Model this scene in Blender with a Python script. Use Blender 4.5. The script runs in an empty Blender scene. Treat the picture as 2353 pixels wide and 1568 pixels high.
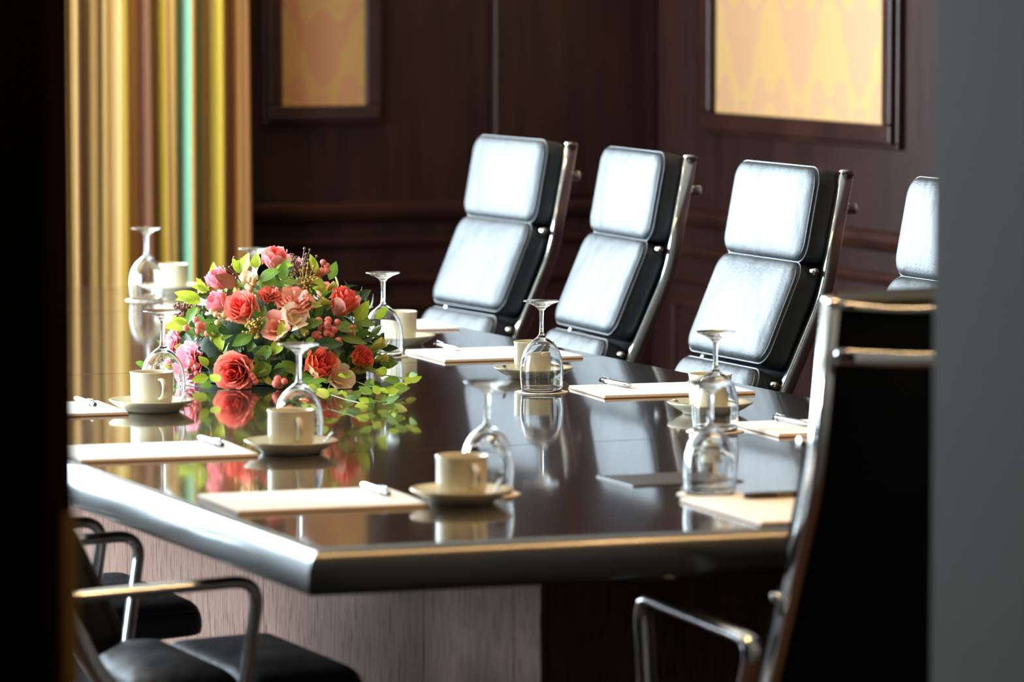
import bpy, bmesh, math, random
from math import sin, cos, pi, sqrt, radians as R
from mathutils import Vector, Matrix, Euler

sc = bpy.context.scene
COL = sc.collection

# ------------------------------------------------------------------ camera, world, lights, exposure
YAW, PITCH = R(22.316), R(4.812)
cam = bpy.data.cameras.new('camera')
cam_o = bpy.data.objects.new('camera', cam); COL.objects.link(cam_o)
cam_o.location = (0, 0, 1.60)
cam_o.rotation_euler = (pi/2 - PITCH, 0, -YAW)
cam.sensor_width = 36; cam.lens = 36*10500/2353
cam.clip_start = .05; cam.clip_end = 60
cam.dof.use_dof = True; cam.dof.focus_distance = 9.15; cam.dof.aperture_fstop = 4.3
sc.camera = cam_o

w = bpy.data.worlds.new('world'); sc.world = w; w.use_nodes = True
w.node_tree.nodes['Background'].inputs[0].default_value = (.72, .88, 1, 1)
w.node_tree.nodes['Background'].inputs[1].default_value = 49
sc.view_settings.view_transform = 'Standard'; sc.view_settings.look = 'None'
sc.view_settings.exposure = 0.0; sc.view_settings.gamma = 1
cy = sc.cycles
cy.max_bounces = 14; cy.transmission_bounces = 12; cy.transparent_max_bounces = 12
cy.caustics_reflective = True; cy.caustics_refractive = True; cy.blur_glossy = .5
cy.sample_clamp_indirect = 6; cy.use_denoising = True

def area(name, loc, rot, sx, sy, power, col, spread=180):
    l = bpy.data.lights.new(name, 'AREA'); l.shape = 'RECTANGLE'; l.size = sx; l.size_y = sy
    l.energy = power; l.color = col; l.spread = R(spread)
    o = bpy.data.objects.new(name, l); o.location = loc; o.rotation_euler = rot; COL.objects.link(o); return o
# bright overcast sky outside; portals sit in the three window openings
DAY = (.72, .88, 1.0)
def portal(name, loc, rot, sx, sy):
    o = area(name, loc, rot, sx, sy, 1, DAY); o.data.cycles.is_portal = True
portal('portal_far', (1.94, 12.99, 1.715), (-pi/2, 0, 0), 3.68, 2.53)
portal('portal_left', (-.24, 11.65, 1.725), (0, -pi/2, 0), 2.45, 1.7)
portal('portal_left_near', (-.24, 9.3, 1.725), (0, -pi/2, 0), 2.45, 1.7)
WARM = (1.0, .62, .28)
DOWNLIGHTS = [(2.6, 6.1, 14), (3.6, 6.1, 14), (2.6, 7.5, 12), (3.6, 7.5, 12), (2.6, 8.9, 12), (3.6, 8.9, 12), (2.6, 10.3, 10), (3.6, 10.3, 10),
              (5.1, 12.0, 15), (5.1, 9.6, 22), (4.62, 12.15, 30), (3.80, 11.6, 90), (5.2, 11.2, 8), (.95, 3.75, 26)]  # curtain and corridor lamps added to brighten the cloth and the left jamb

area('added_linear_lamp', (3.35, 5.90, 3.03), (0, 0, 0), 2.3, .05, 32, (1.0, .52, .14))  # added to draw a gold line along the near table edge

# ------------------------------------------------------------------ materials
def new_mat(name):
    m = bpy.data.materials.new(name); m.use_nodes = True
    return m, m.node_tree, m.node_tree.nodes['Principled BSDF']
def setp(b, **k):
    names = {'col': 'Base Color', 'rough': 'Roughness', 'metal': 'Metallic', 'spec': 'Specular IOR Level', 'coat': 'Coat Weight', 'coatr': 'Coat Roughness', 'trans': 'Transmission Weight', 'ior': 'IOR', 'sheen': 'Sheen Weight', 'sss': 'Subsurface Weight'}
    for n, v in k.items():
        if n == 'col': v = (*v, 1)
        b.inputs[names[n]].default_value = v
def simple(name, **k):
    m, nt, b = new_mat(name); setp(b, **k); return m
def N(nt, t, **k):
    n = nt.nodes.new(t)
    for a, v in k.items(): setattr(n, a, v)
    return n
def mathn(nt, op, a, b=None, c=None):
    n = N(nt, 'ShaderNodeMath', operation=op)
    for i, v in enumerate((a, b, c)):
        if v is None: continue
        if isinstance(v, (int, float)): n.inputs[i].default_value = v
        else: nt.links.new(v, n.inputs[i])
    return n.outputs[0]
def ramp(nt, fac, stops, interp='LINEAR'):
    r = N(nt, 'ShaderNodeValToRGB'); cr = r.color_ramp; cr.interpolation = interp
    while len(cr.elements) > 1: cr.elements.remove(cr.elements[-1])
    cr.elements[0].position = stops[0][0]; cr.elements[0].color = (*stops[0][1], 1)
    for p, c in stops[1:]:
        e = cr.elements.new(p); e.color = (*c, 1)
    nt.links.new(fac, r.inputs[0]); return r.outputs[0]
def noise(nt, scale, stretch=(1, 1, 1), detail=4, rough=.5, src='Object'):
    tc = N(nt, 'ShaderNodeTexCoord'); mp = N(nt, 'ShaderNodeMapping'); mp.inputs['Scale'].default_value = stretch
    nt.links.new(tc.outputs[src], mp.inputs[0])
    n = N(nt, 'ShaderNodeTexNoise'); n.inputs['Scale'].default_value = scale; n.inputs['Detail'].default_value = detail; n.inputs['Roughness'].default_value = rough
    nt.links.new(mp.outputs[0], n.inputs['Vector']); return n.outputs[0]
def bump(nt, b, h, strength, dist=.002):
    n = N(nt, 'ShaderNodeBump'); n.inputs['Strength'].default_value = strength; n.inputs['Distance'].default_value = dist
    nt.links.new(h, n.inputs['Height']); nt.links.new(n.outputs[0], b.inputs['Normal'])
def srgb(r, g, b):
    f = lambda c: (c/255/12.92 if c/255 <= .04045 else ((c/255+.055)/1.055)**2.4)
    return (f(r), f(g), f(b))

M = {}
# espresso veneer table top, grain along Y, tiny dust specks
m, nt, b = new_mat('espresso_veneer')
g1 = noise(nt, 6, (14, 1, 14), 6, .6)
c = ramp(nt, g1, [(.3, (.010, .0042, .0024)), (.55, (.024, .0095, .0052)), (.75, (.042, .017, .0085))])
dn = noise(nt, 420, (1, 1, 1), 1, .5)
dust = ramp(nt, dn, [(.735, (0, 0, 0)), (.77, (1, 1, 1))])
mx = N(nt, 'ShaderNodeMix', data_type='RGBA'); nt.links.new(dust, mx.inputs['Factor']); nt.links.new(c, mx.inputs[6]); mx.inputs[7].default_value = (.30, .30, .30, 1)
nt.links.new(mx.outputs[2], b.inputs['Base Color']); setp(b, rough=.20, spec=.45, coat=1.0, coatr=.05); b.inputs['Coat IOR'].default_value = 2.0
bump(nt, b, g1, .04, .001); M['table'] = m
# satin dark edge of the table
m, nt, b = new_mat('satin_dark_edging'); setp(b, col=(.010, .009, .009), rough=.28, spec=.5, coat=1.0, coatr=.16)
g = noise(nt, 30, (1, 1, 1), 3); bump(nt, b, g, .03, .001); M['edging'] = m
# open-pore base veneer, vertical grain
m, nt, b = new_mat('open_pore_oak')
g1 = noise(nt, 10, (14, 14, .8), 6, .65); g2 = noise(nt, 130, (1.6, 1.6, .13), 2, .5)
c1 = ramp(nt, g1, [(.3, srgb(98, 74, 63)), (.7, srgb(126, 100, 88))])
c2 = ramp(nt, g2, [(.33, (.30, .24, .21)), (.44, (1, 1, 1))])
mx = N(nt, 'ShaderNodeMix', data_type='RGBA', blend_type='MULTIPLY'); mx.inputs['Factor'].default_value = .85
nt.links.new(c1, mx.inputs[6]); nt.links.new(c2, mx.inputs[7]); nt.links.new(mx.outputs[2], b.inputs['Base Color'])
setp(b, rough=.75, spec=.05); bump(nt, b, g2, .7, .0018); M['oak'] = m
# black leather
m, nt, b = new_mat('black_leather'); setp(b, col=(.014, .017, .019), rough=.46, spec=.29)
g = noise(nt, 260, (1, 1, 1), 3, .6); g2 = noise(nt, 9, (1, 1, .35), 3, .55)
s = mathn(nt, 'ADD', mathn(nt, 'MULTIPLY', g, .10), mathn(nt, 'MULTIPLY', g2, 1.2))
bump(nt, b, s, .7, .014); M['leather'] = m
M['piping'] = simple('black_leather_piping', col=(.012, .013, .014), rough=.35, spec=.6)
M['mesh'] = simple('black_chair_membrane', col=(.008, .008, .008), rough=.8, spec=.15)
M['chrome'] = simple('polished_aluminium', col=(.80, .80, .79), rough=.13, metal=1)
M['tube'] = simple('satin_chrome_tube', col=(.62, .62, .61), rough=.17, metal=1)
M['steel'] = simple('spoon_steel', col=(.8, .79, .77), rough=.12, metal=1)
M['caster'] = simple('black_caster', col=(.015, .015, .015), rough=.45)
M['ceramic'] = simple('cream_ceramic', col=(.62, .56, .39), rough=.2, spec=.5, coat=.3, coatr=.08)
M['paper'] = simple('white_paper', col=(.93, .87, .79), rough=.75, spec=.2)
M['board'] = simple('brown_cardboard', col=srgb(178, 140, 108), rough=.8, spec=.2)
M['coaster'] = simple('cream_paper_coaster', col=(.82, .74, .62), rough=.8, spec=.2)
M['penmetal'] = simple('pen_silver', col=(.50, .51, .54), rough=.12, metal=1)
M['penblack'] = simple('pen_black', col=(.012, .012, .014), rough=.25)
M['gold'] = simple('gold_print', col=(.75, .52, .22), rough=.3, metal=1)
M['flap'] = simple('brushed_grey_flap', col=(.07, .07, .07), rough=.28, metal=0)
# drinking glass
m = bpy.data.materials.new('clear_glass'); m.use_nodes = True; nt = m.node_tree
for n in list(nt.nodes):
    if n.type != 'OUTPUT_MATERIAL': nt.nodes.remove(n)
gl = N(nt, 'ShaderNodeBsdfGlass'); gl.inputs['IOR'].default_value = 1.5; gl.inputs['Roughness'].default_value = .0
gl.inputs['Color'].default_value = (.985, .99, .99, 1)
nt.links.new(gl.outputs[0], nt.nodes['Material Output'].inputs[0]); M['glass'] = m
# window pane: thin clear sheet
m = bpy.data.materials.new('window_pane'); m.use_nodes = True; nt = m.node_tree
for n in list(nt.nodes):
    if n.type != 'OUTPUT_MATERIAL': nt.nodes.remove(n)
tr = N(nt, 'ShaderNodeBsdfTransparent'); gs = N(nt, 'ShaderNodeBsdfGlossy'); gs.inputs['Roughness'].default_value = .02
lw = N(nt, 'ShaderNodeLayerWeight'); fq = mathn(nt, 'MULTIPLY_ADD', mathn(nt, 'POWER', lw.outputs['Facing'], 5.0), .9, .04); ms = N(nt, 'ShaderNodeMixShader')
nt.links.new(fq, ms.inputs[0]); nt.links.new(tr.outputs[0], ms.inputs[1]); nt.links.new(gs.outputs[0], ms.inputs[2])
nt.links.new(ms.outputs[0], nt.nodes['Material Output'].inputs[0]); M['pane'] = m
# mahogany wall
def wood(name, a, bcol, rough, stretch=(5, 5, .5), coat=.12, scale=5):
    m, nt, b = new_mat(name); g = noise(nt, scale, stretch, 6, .6)
    c = ramp(nt, g, [(.3, a), (.7, bcol)]); nt.links.new(c, b.inputs['Base Color'])
    setp(b, rough=rough, coat=coat, coatr=.25, spec=.22); bump(nt, b, g, .05, .001); return m
M['mahogany'] = wood('mahogany_panelling', (.008, .0020, .0014), (.023, .0060, .0036), .5, coat=.05)
M['mahogany_trim'] = wood('mahogany_moulding', (.012, .004, .003), (.032, .010, .006), .36, (1, 1, 1))
M['darkframe'] = wood('dark_frame_wood', (.016, .009, .008), (.034, .016, .013), .35, (1, 1, 1))
M['blackwood'] = simple('black_lacquer_wood', col=(.004, .004, .003), rough=.5, spec=.2)
M['maroon'] = simple('maroon_lacquer', col=(.035, .003, .006), rough=.5)
M['brass'] = simple('aged_brass', col=(.62, .43, .15), rough=.6, metal=0)
m, nt, b = new_mat('grey_wall_paint'); g = noise(nt, 60, (1, 1, 1), 4); setp(b, col=(.092, .084, .072), rough=.85, spec=.06); bump(nt, b, g, .05, .001); M['grey'] = m
m, nt, b = new_mat('ceiling_paint'); setp(b, col=(.38, .34, .28), rough=.9); M['ceiling'] = m
m, nt, b = new_mat('carpet'); g = noise(nt, 300, (1, 1, 1), 3)
c = ramp(nt, g, [(.3, (.03, .016, .012)), (.7, (.07, .04, .03))]); nt.links.new(c, b.inputs['Base Color']); setp(b, rough=.95, spec=.1); bump(nt, b, g, .5, .004); M['carpet'] = m
m, nt, b = new_mat('lamp_lens'); e = b; e.inputs['Emission Color'].default_value = (1, .7, .4, 1); e.inputs['Emission Strength'].default_value = 30; M['lens'] = m
M['canmetal'] = simple('downlight_rim', col=(.6, .58, .55), rough=.3, metal=1)
M['winframe'] = simple('white_window_frame', col=(.6, .58, .52), rough=.4)
# damask wall covering: mirrored ogee figures
def damask(name, axis, base, fig, cell_w, cell_h):
    m, nt, b = new_mat(name); tc = N(nt, 'ShaderNodeTexCoord'); sp = N(nt, 'ShaderNodeSeparateXYZ'); nt.links.new(tc.outputs['Object'], sp.inputs[0])
    u = mathn(nt, 'MULTIPLY', sp.outputs[axis], 2*pi/cell_w); v = mathn(nt, 'MULTIPLY', sp.outputs['Z'], 2*pi/cell_h)
    cu = mathn(nt, 'COSINE', u); su2 = mathn(nt, 'COSINE', mathn(nt, 'MULTIPLY', u, 2.0))
    sv = mathn(nt, 'SINE', v); cv = mathn(nt, 'COSINE', v); c3 = mathn(nt, 'COSINE', mathn(nt, 'MULTIPLY', v, 3.0))
    a1 = mathn(nt, 'MULTIPLY', cu, cv)                                   # big ogee lattice
    a2 = mathn(nt, 'MULTIPLY', su2, mathn(nt, 'SINE', mathn(nt, 'ADD', mathn(nt, 'MULTIPLY', v, 2.0), mathn(nt, 'MULTIPLY', cu, 1.6))))
    a3 = mathn(nt, 'MULTIPLY', mathn(nt, 'COSINE', mathn(nt, 'MULTIPLY', u, 3.0)), c3)
    s = mathn(nt, 'ADD', mathn(nt, 'ADD', a1, mathn(nt, 'MULTIPLY', a2, .75)), mathn(nt, 'MULTIPLY', a3, .35))
    s = mathn(nt, 'SINE', mathn(nt, 'MULTIPLY', s, 3.1))
    s = mathn(nt, 'ADD', mathn(nt, 'MULTIPLY', s, .5), .5)
    c = ramp(nt, s, [(.0, base), (.35, base), (.65, fig), (1, fig)])
    nt.links.new(c, b.inputs['Base Color']); setp(b, rough=.55, spec=.3, sheen=.2); return m
M['damask_back'] = damask('gold_damask_back', 'X', srgb(154, 108, 74), srgb(156, 120, 70), .26, .34)
M['damask_right'] = damask('gold_damask_right', 'Y', srgb(166, 124, 88), srgb(168, 132, 80), .38, .42)
# striped curtain; its cream stripe is painted light from a gap
STR = [(155, (122, 88, 30)), (160, (186, 150, 88)), (178, (118, 78, 56)), (205, (176, 142, 84)), (230, (58, 62, 44)), (237, (222, 205, 160)), (256, (206, 172, 108)), (272, (150, 116, 34)), (292, (196, 154, 84)), (312, (158, 112, 84)), (352, (190, 146, 78)), (363, (168, 138, 20)), (376, (198, 156, 88)), (399, (140, 96, 48)), (405, (196, 156, 92)), (415, (132, 184, 150)), (430, (186, 138, 72)), (452, (112, 122, 84)), (468, (176, 142, 80)), (480, (174, 146, 42)), (496, (206, 168, 100)), (520, (126, 76, 50)), (530, (182, 138, 72)), (546, (132, 86, 40)), (556, (184, 142, 78))]
m, nt, b = new_mat('striped_curtain_cloth'); uv = N(nt, 'ShaderNodeUVMap'); sp = N(nt, 'ShaderNodeSeparateXYZ'); nt.links.new(uv.outputs[0], sp.inputs[0])
c = ramp(nt, sp.outputs[0], [(.0, srgb(190, 150, 88))] + [((x-155)/425*.62+.38, srgb(*k)) for x, k in STR], 'LINEAR')
r = c.node.color_ramp; r.interpolation = 'CONSTANT'
nt.links.new(c, b.inputs['Base Color']); setp(b, rough=.75, spec=.2, sheen=.3)
g = noise(nt, 400, (1, 1, 1), 2); bump(nt, b, g, .1, .001)
t = N(nt, 'ShaderNodeBsdfTranslucent'); nt.links.new(c, t.inputs[0]); ms = N(nt, 'ShaderNodeMixShader'); ms.inputs[0].default_value = .25
nt.links.new(b.outputs[0], ms.inputs[1]); nt.links.new(t.outputs[0], ms.inputs[2]); nt.links.new(ms.outputs[0], nt.nodes['Material Output'].inputs[0]); M['curtain'] = m
# plants
def petal_mat(name, base, tip, rough=.5, tr=.25):
    m, nt, b = new_mat(name); uv = N(nt, 'ShaderNodeUVMap'); sp = N(nt, 'ShaderNodeSeparateXYZ'); nt.links.new(uv.outputs[0], sp.inputs[0])
    n = noise(nt, 60, (1, 1, 1), 3); f = mathn(nt, 'ADD', sp.outputs[1], mathn(nt, 'MULTIPLY', mathn(nt, 'SUBTRACT', n, .5), .35))
    c = ramp(nt, f, [(0.15, base), (.95, tip)]); nt.links.new(c, b.inputs['Base Color']); setp(b, rough=rough, sheen=.0, spec=.3)
    t = N(nt, 'ShaderNodeBsdfTranslucent'); nt.links.new(c, t.inputs[0]); ms = N(nt, 'ShaderNodeMixShader'); ms.inputs[0].default_value = tr
    nt.links.new(b.outputs[0], ms.inputs[1]); nt.links.new(t.outputs[0], ms.inputs[2]); nt.links.new(ms.outputs[0], nt.nodes['Material Output'].inputs[0]); return m
M['coral'] = petal_mat('coral_petals', (.92, .34, .10), (.95, .27, .22))
M['red'] = petal_mat('red_orange_petals', (.92, .36, .08), (.90, .17, .11))
M['pink'] = petal_mat('pink_petals', (.92, .34, .26), (.95, .42, .50))
M['salmon'] = petal_mat('salmon_petals', (.92, .38, .24), (.95, .46, .36))
M['heart_red'] = petal_mat('deep_red_inner_petals', (.80, .13, .05), (.84, .12, .10))
M['heart_pink'] = petal_mat('deep_pink_inner_petals', (.82, .14, .10), (.88, .17, .20))
M['cream'] = petal_mat('cream_petals', (.95, .72, .42), (.95, .80, .60))
M['rosecream'] = petal_mat('cream_outer_petals', (.90, .66, .32), (.92, .55, .32))
def leaf_mat(name, a, bb, rough=.35):
    m, nt, b = new_mat(name); uv = N(nt, 'ShaderNodeUVMap'); sp = N(nt, 'ShaderNodeSeparateXYZ'); nt.links.new(uv.outputs[0], sp.inputs[0])
    d = mathn(nt, 'ABSOLUTE', mathn(nt, 'SUBTRACT', sp.outputs[0], .5))
    v = mathn(nt, 'SINE', mathn(nt, 'MULTIPLY', mathn(nt, 'SUBTRACT', sp.outputs[1], mathn(nt, 'MULTIPLY', d, .6)), 55.0))
    f = mathn(nt, 'ADD', mathn(nt, 'MULTIPLY', v, .12), mathn(nt, 'ADD', mathn(nt, 'GREATER_THAN', .025, d), noise(nt, 30, detail=2)))
    c = ramp(nt, f, [(.35, a), (.75, bb)]); nt.links.new(c, b.inputs['Base Color']); setp(b, rough=rough, spec=.5)
    bump(nt, b, v, .15, .001)
    t = N(nt, 'ShaderNodeBsdfTranslucent'); nt.links.new(c, t.inputs[0]); ms = N(nt, 'ShaderNodeMixShader'); ms.inputs[0].default_value = .3
    nt.links.new(b.outputs[0], ms.inputs[1]); nt.links.new(t.outputs[0], ms.inputs[2]); nt.links.new(ms.outputs[0], nt.nodes['Material Output'].inputs[0]); return m
M['leaf_lime'] = leaf_mat('lime_leaf', (.30, .44, .02), (.54, .62, .07))
M['leaf_mid'] = leaf_mat('green_leaf', (.085, .19, .02), (.22, .34, .045))
M['leaf_dark'] = leaf_mat('dark_leaf', (.018, .045, .008), (.05, .095, .02))
M['leaf_brown'] = leaf_mat('russet_leaf', (.16, .035, .015), (.26, .08, .04))
M['berry'] = simple('pink_berry', col=(.72, .17, .13), rough=.3, sss=.0)
M['berry_pale'] = simple('pale_berry', col=(.80, .52, .26), rough=.3)
M['berry_gold'] = simple('golden_seed', col=(.46, .32, .06), rough=.4)
M['berry_brown'] = simple('brown_seed', col=(.22, .08, .05), rough=.4)
M['bud'] = petal_mat('yellow_green_bud', (.35, .42, .04), (.66, .62, .16))
M['stem'] = simple('green_stem', col=(.12, .2, .03), rough=.5)
M['foam'] = simple('moss_foam', col=(.012, .03, .008), rough=.9)

# ------------------------------------------------------------------ mesh helpers
def link(name, bm, mat, parent=None, smooth=True, loc=None, rot=None, bevel=None):
    if parent is not None and parent.name.startswith('flower_arr'):
        for v in bm.verts: v.co.z = max(v.co.z, .0012)
    me = bpy.data.meshes.new(name)
    bmesh.ops.recalc_face_normals(bm, faces=bm.faces) if name not in NO_RECALC else None
    bm.to_mesh(me); bm.free()
    for m_ in (mat if isinstance(mat, list) else [mat]): me.materials.append(m_)
    if smooth:
        me.shade_smooth()
    o = bpy.data.objects.new(name, me); COL.objects.link(o)
    if parent: o.parent = parent
    if loc: o.location = loc
    if rot: o.rotation_euler = rot
    if bevel:
        md = o.modifiers.new('bevel', 'BEVEL'); md.width = bevel; md.segments = 3; md.limit_method = 'ANGLE'; md.angle_limit = R(35)
        md.harden_normals = False
    return o
NO_RECALC = set()
def root(name, loc, rz, label, cat, group=None):
    o = bpy.data.objects.new(name, None); o.empty_display_size = .1; COL.objects.link(o)
    o.location = loc; o.rotation_euler = (0, 0, rz); tag(o, label, cat, group); return o
def tag(o, label, cat, group=None):
    o['label'] = label; o['category'] = cat
    if group: o['group'] = group
    return o
def struct(o): o['kind'] = 'structure'; return o
def dup(src, loc, rz, label, group=None):
    n = src.copy(); COL.objects.link(n); n.location = loc; n.rotation_euler = (0, 0, rz); n['label'] = label
    if group: n['group'] = group
    def kids(a, bq):
        for ch in list(a.children):
            k = ch.copy(); COL.objects.link(k); k.parent = bq; kids(ch, k)
    kids(src, n); return n
def B(): return bmesh.new()
def box(bm, a, b_, mat=0):
    vs = [bm.verts.new((x, y, z)) for x in (a[0], b_[0]) for y in (a[1], b_[1]) for z in (a[2], b_[2])]
    for f in ((0, 1, 3, 2), (4, 6, 7, 5), (0, 4, 5, 1), (2, 3, 7, 6), (0, 2, 6, 4), (1, 5, 7, 3)):
        fc = bm.faces.new([vs[i] for i in f]); fc.material_index = mat
def lathe(bm, prof, n=48, c=(0, 0, 0), close=False, wob=None):
    rings = []
    for r_, z in prof:
        if r_ < 1e-6: rings.append([bm.verts.new((c[0], c[1], c[2]+z))])
        else: rings.append([bm.verts.new((c[0]+(r_+(wob(i*2*pi/n, r_, z) if wob else 0))*cos(i*2*pi/n), c[1]+(r_+(wob(i*2*pi/n, r_, z) if wob else 0))*sin(i*2*pi/n), c[2]+z)) for i in range(n)])
    pairs = list(zip(rings, rings[1:])) + ([(rings[-1], rings[0])] if close else [])
    for A_, B_ in pairs:
        for i in range(n):
            j = (i+1) % n
            q = [A_[0] if len(A_) == 1 else A_[i], A_[0] if len(A_) == 1 else A_[j], B_[0] if len(B_) == 1 else B_[j], B_[0] if len(B_) == 1 else B_[i]]
            u = []
            for v in q:
                if v not in u: u.append(v)
            if len(u) > 2: bm.faces.new(u)
def spow(v, e): return math.copysign(abs(v)**e, v)
def smooth_path(pts, rad, k=6):
    """polyline with rounded corners"""
    P = [Vector(p) for p in pts]; out = [P[0]]
    for i in range(1, len(P)-1):
        a, b_, c_ = P[i-1], P[i], P[i+1]
        r_ = min(rad, (a-b_).length*.49, (c_-b_).length*.49)
        s, e = b_+(a-b_).normalized()*r_, b_+(c_-b_).normalized()*r_
        for j in range(k+1):
            t = j/k; out.append(s*(1-t)**2+b_*2*t*(1-t)+e*t*t)
    out.append(P[-1]); return out
def sweep(bm, pts, rx, ry=None, n=16, side=None, closed=False, taper=None, ex=1.0):
    """sweep an ellipse (rx along 'side', ry across) along pts"""
    ry = ry or rx; P = [Vector(p) for p in pts]; rings = []; up = Vector(side) if side else None; prev = None
    L = len(P)
    for i, p in enumerate(P):
        t = (P[(i+1) % L]-P[i-1]) if closed else (P[min(i+1, L-1)]-P[max(i-1, 0)])
        t.normalize()
        if up is not None: s = up - t*up.dot(t)
        elif prev is None:
            a = Vector((0, 0, 1)) if abs(t.z) < .9 else Vector((1, 0, 0)); s = a - t*a.dot(t)
        else: s = prev - t*prev.dot(t)
        s.normalize(); prev = s; q = t.cross(s); k = taper(i/(L-1)) if taper else 1
        rings.append([bm.verts.new(p+s*(rx*k*spow(cos(a*2*pi/n), ex))+q*(ry*k*spow(sin(a*2*pi/n), ex))) for a in range(n)])
    m_ = L if closed else L-1
    for i in range(m_):
        A_, B_ = rings[i], rings[(i+1) % L]
        for j in range(n): bm.faces.new((A_[j], A_[(j+1) % n], B_[(j+1) % n], B_[j]))
    if not closed:
        bm.faces.new(rings[0][::-1]); bm.faces.new(rings[-1])
def sphere(bm, c, r_, seg=10, sq=(1, 1, 1)):
    mt = Matrix.Translation(c) @ Matrix.Diagonal((*sq, 1))
    bmesh.ops.create_uvsphere(bm, u_segments=seg, v_segments=max(5, seg*2//3), radius=r_, matrix=mt)
def rr(w_, h_, r_, n=8):
    out = []
    for cx, cy_, a0 in ((w_/2-r_, h_/2-r_, 0), (-w_/2+r_, h_/2-r_, 90), (-w_/2+r_, -h_/2+r_, 180), (w_/2-r_, -h_/2+r_, 270)):
        for i in range(n+1):
            a = R(a0+90*i/n); out.append((cx+r_*cos(a), cy_+r_*sin(a)))
    return out

# ------------------------------------------------------------------ setting
YB, XR, H = 12.75, 5.70, 3.10          # back wall, right wall, ceiling
YF, YI = 4.65, 4.95                    # doorway wall: corridor face, room face
def wall_with_holes(name, axis, pos, thick, a0, a1, holes, mat):
    """axis 'X': wall plane x=pos running along y; 'Y': plane y=pos running along x"""
    bm = B(); ev = sorted({a0, a1, *[h for hh in holes for h in hh[:2]]})
    for s, e in zip(ev, ev[1:]):
        hz = [hh for hh in holes if hh[0] <= s+1e-6 and hh[1] >= e-1e-6]
        spans = [(0, H)] if not hz else [(0, hz[0][2]), (hz[0][3], H)]
        for z0, z1 in spans:
            if z1-z0 < 1e-4: continue
            if axis == 'Y': box(bm, (s, pos, z0), (e, pos+thick, z1))
            else: box(bm, (pos, s, z0), (pos+thick, e, z1))
    bmesh.ops.remove_doubles(bm, verts=bm.verts, dist=1e-5)
    return struct(link(name, bm, mat, smooth=False))
bm = B(); box(bm, (-1.6, -.6, -.1), (XR+.2, YB+.2, 0)); struct(link('floor', bm, M['carpet'], smooth=False))
bm = B(); box(bm, (-1.6, -.6, H), (XR+.2, YB+.2, H+.1)); struct(link('ceiling', bm, M['ceiling'], smooth=False))
wall_with_holes('wall_back', 'Y', YB, .2, -.2, XR+.2, [(.1, 3.78, .45, 2.98)], M['mahogany'])
wall_with_holes('wall_left', 'X', -.2, .2, YI, YB, [(8.45, 10.15, .5, 2.95), (10.8, 12.5, .5, 2.95)], M['mahogany'])
wall_with_holes('wall_right', 'X', XR, .2, YI, YB, [], M['mahogany'])
XL, XJ = 1.404, 2.588                  # door opening
DL = wall_with_holes('wall_front', 'Y', YF, YI-YF, XJ, XR+.2, [], M['grey'])
bm = B(); box(bm, (-1.6, YF, 0), (XL-.027, YI, H)); struct(link('wall_corridor', bm, M['blackwood'], smooth=False))
bm = B(); box(bm, (XL-.027, YF, 2.3), (XJ, YI, H)); struct(link('trim_header', bm, M['blackwood'], smooth=False))
bm = B(); box(bm, (XL-.027, YF-.006, 0), (XL, YI, 2.3)); struct(link('trim_1', bm, M['maroon'], smooth=False, bevel=.003))
bm = B(); box(bm, (XL-.014, YF-.010, .0), (XL+.002, YF-.0062, 1.01)); o = link('yellow_edge_strip', bm, M['brass'], smooth=False, bevel=.0015)  # flat dull yellow strip on the lower jamb edge
tag(o, 'dull yellow strip on the lower edge of the dark left door jamb', 'door plate')
bm = B(); box(bm, (-1.6, -.6, 0), (-1.5, YF, H)); struct(link('wall_corridor_left', bm, M['blackwood'], smooth=False))
bm = B(); box(bm, (-1.5, -.6, 0), (4.2, -.5, H)); struct(link('wall_corridor_end', bm, M['grey'], smooth=False))
bm = B(); box(bm, (4.1, -.5, 0), (4.2, YF, H)); struct(link('wall_corridor_right', bm, M['grey'], smooth=False))

# windows: frame + pane
def window(n, axis, pos, a0, a1, z0, z1, cols):
    bm = B(); f = .06; d0, d1 = pos+.06, pos+.13
    def bx(s, e, p, q):
        if axis == 'Y': box(bm, (s, d0, p), (e, d1, q))
        else: box(bm, (d0, s, p), (d1, e, q))
    bx(a0, a1, z0, z0+f); bx(a0, a1, z1-f, z1); bx(a0, a0+f, z0+f, z1-f); bx(a1-f, a1, z0+f, z1-f)
    for i in range(1, cols):
        c_ = a0+(a1-a0)*i/cols; bx(c_-f/2, c_+f/2, z0+f, z1-f)
    fr_ = struct(link('window_%d' % n, bm, M['winframe'], smooth=False))
    bm = B(); k = pos+.095
    if axis == 'Y': box(bm, (a0+f, k, z0+f), (a1-f, k+.004, z1-f))
    else: box(bm, (k, a0+f, z0+f), (k+.004, a1-f, z1-f))
    link('pane', bm, M['pane'], fr_, smooth=False)
window(1, 'Y', YB, .1, 3.78, .45, 2.98, 3)
window(2, 'X', -.2, 8.45, 10.15, .5, 2.95, 2)
window(3, 'X', -.2, 10.8, 12.5, .5, 2.95, 2)

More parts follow.
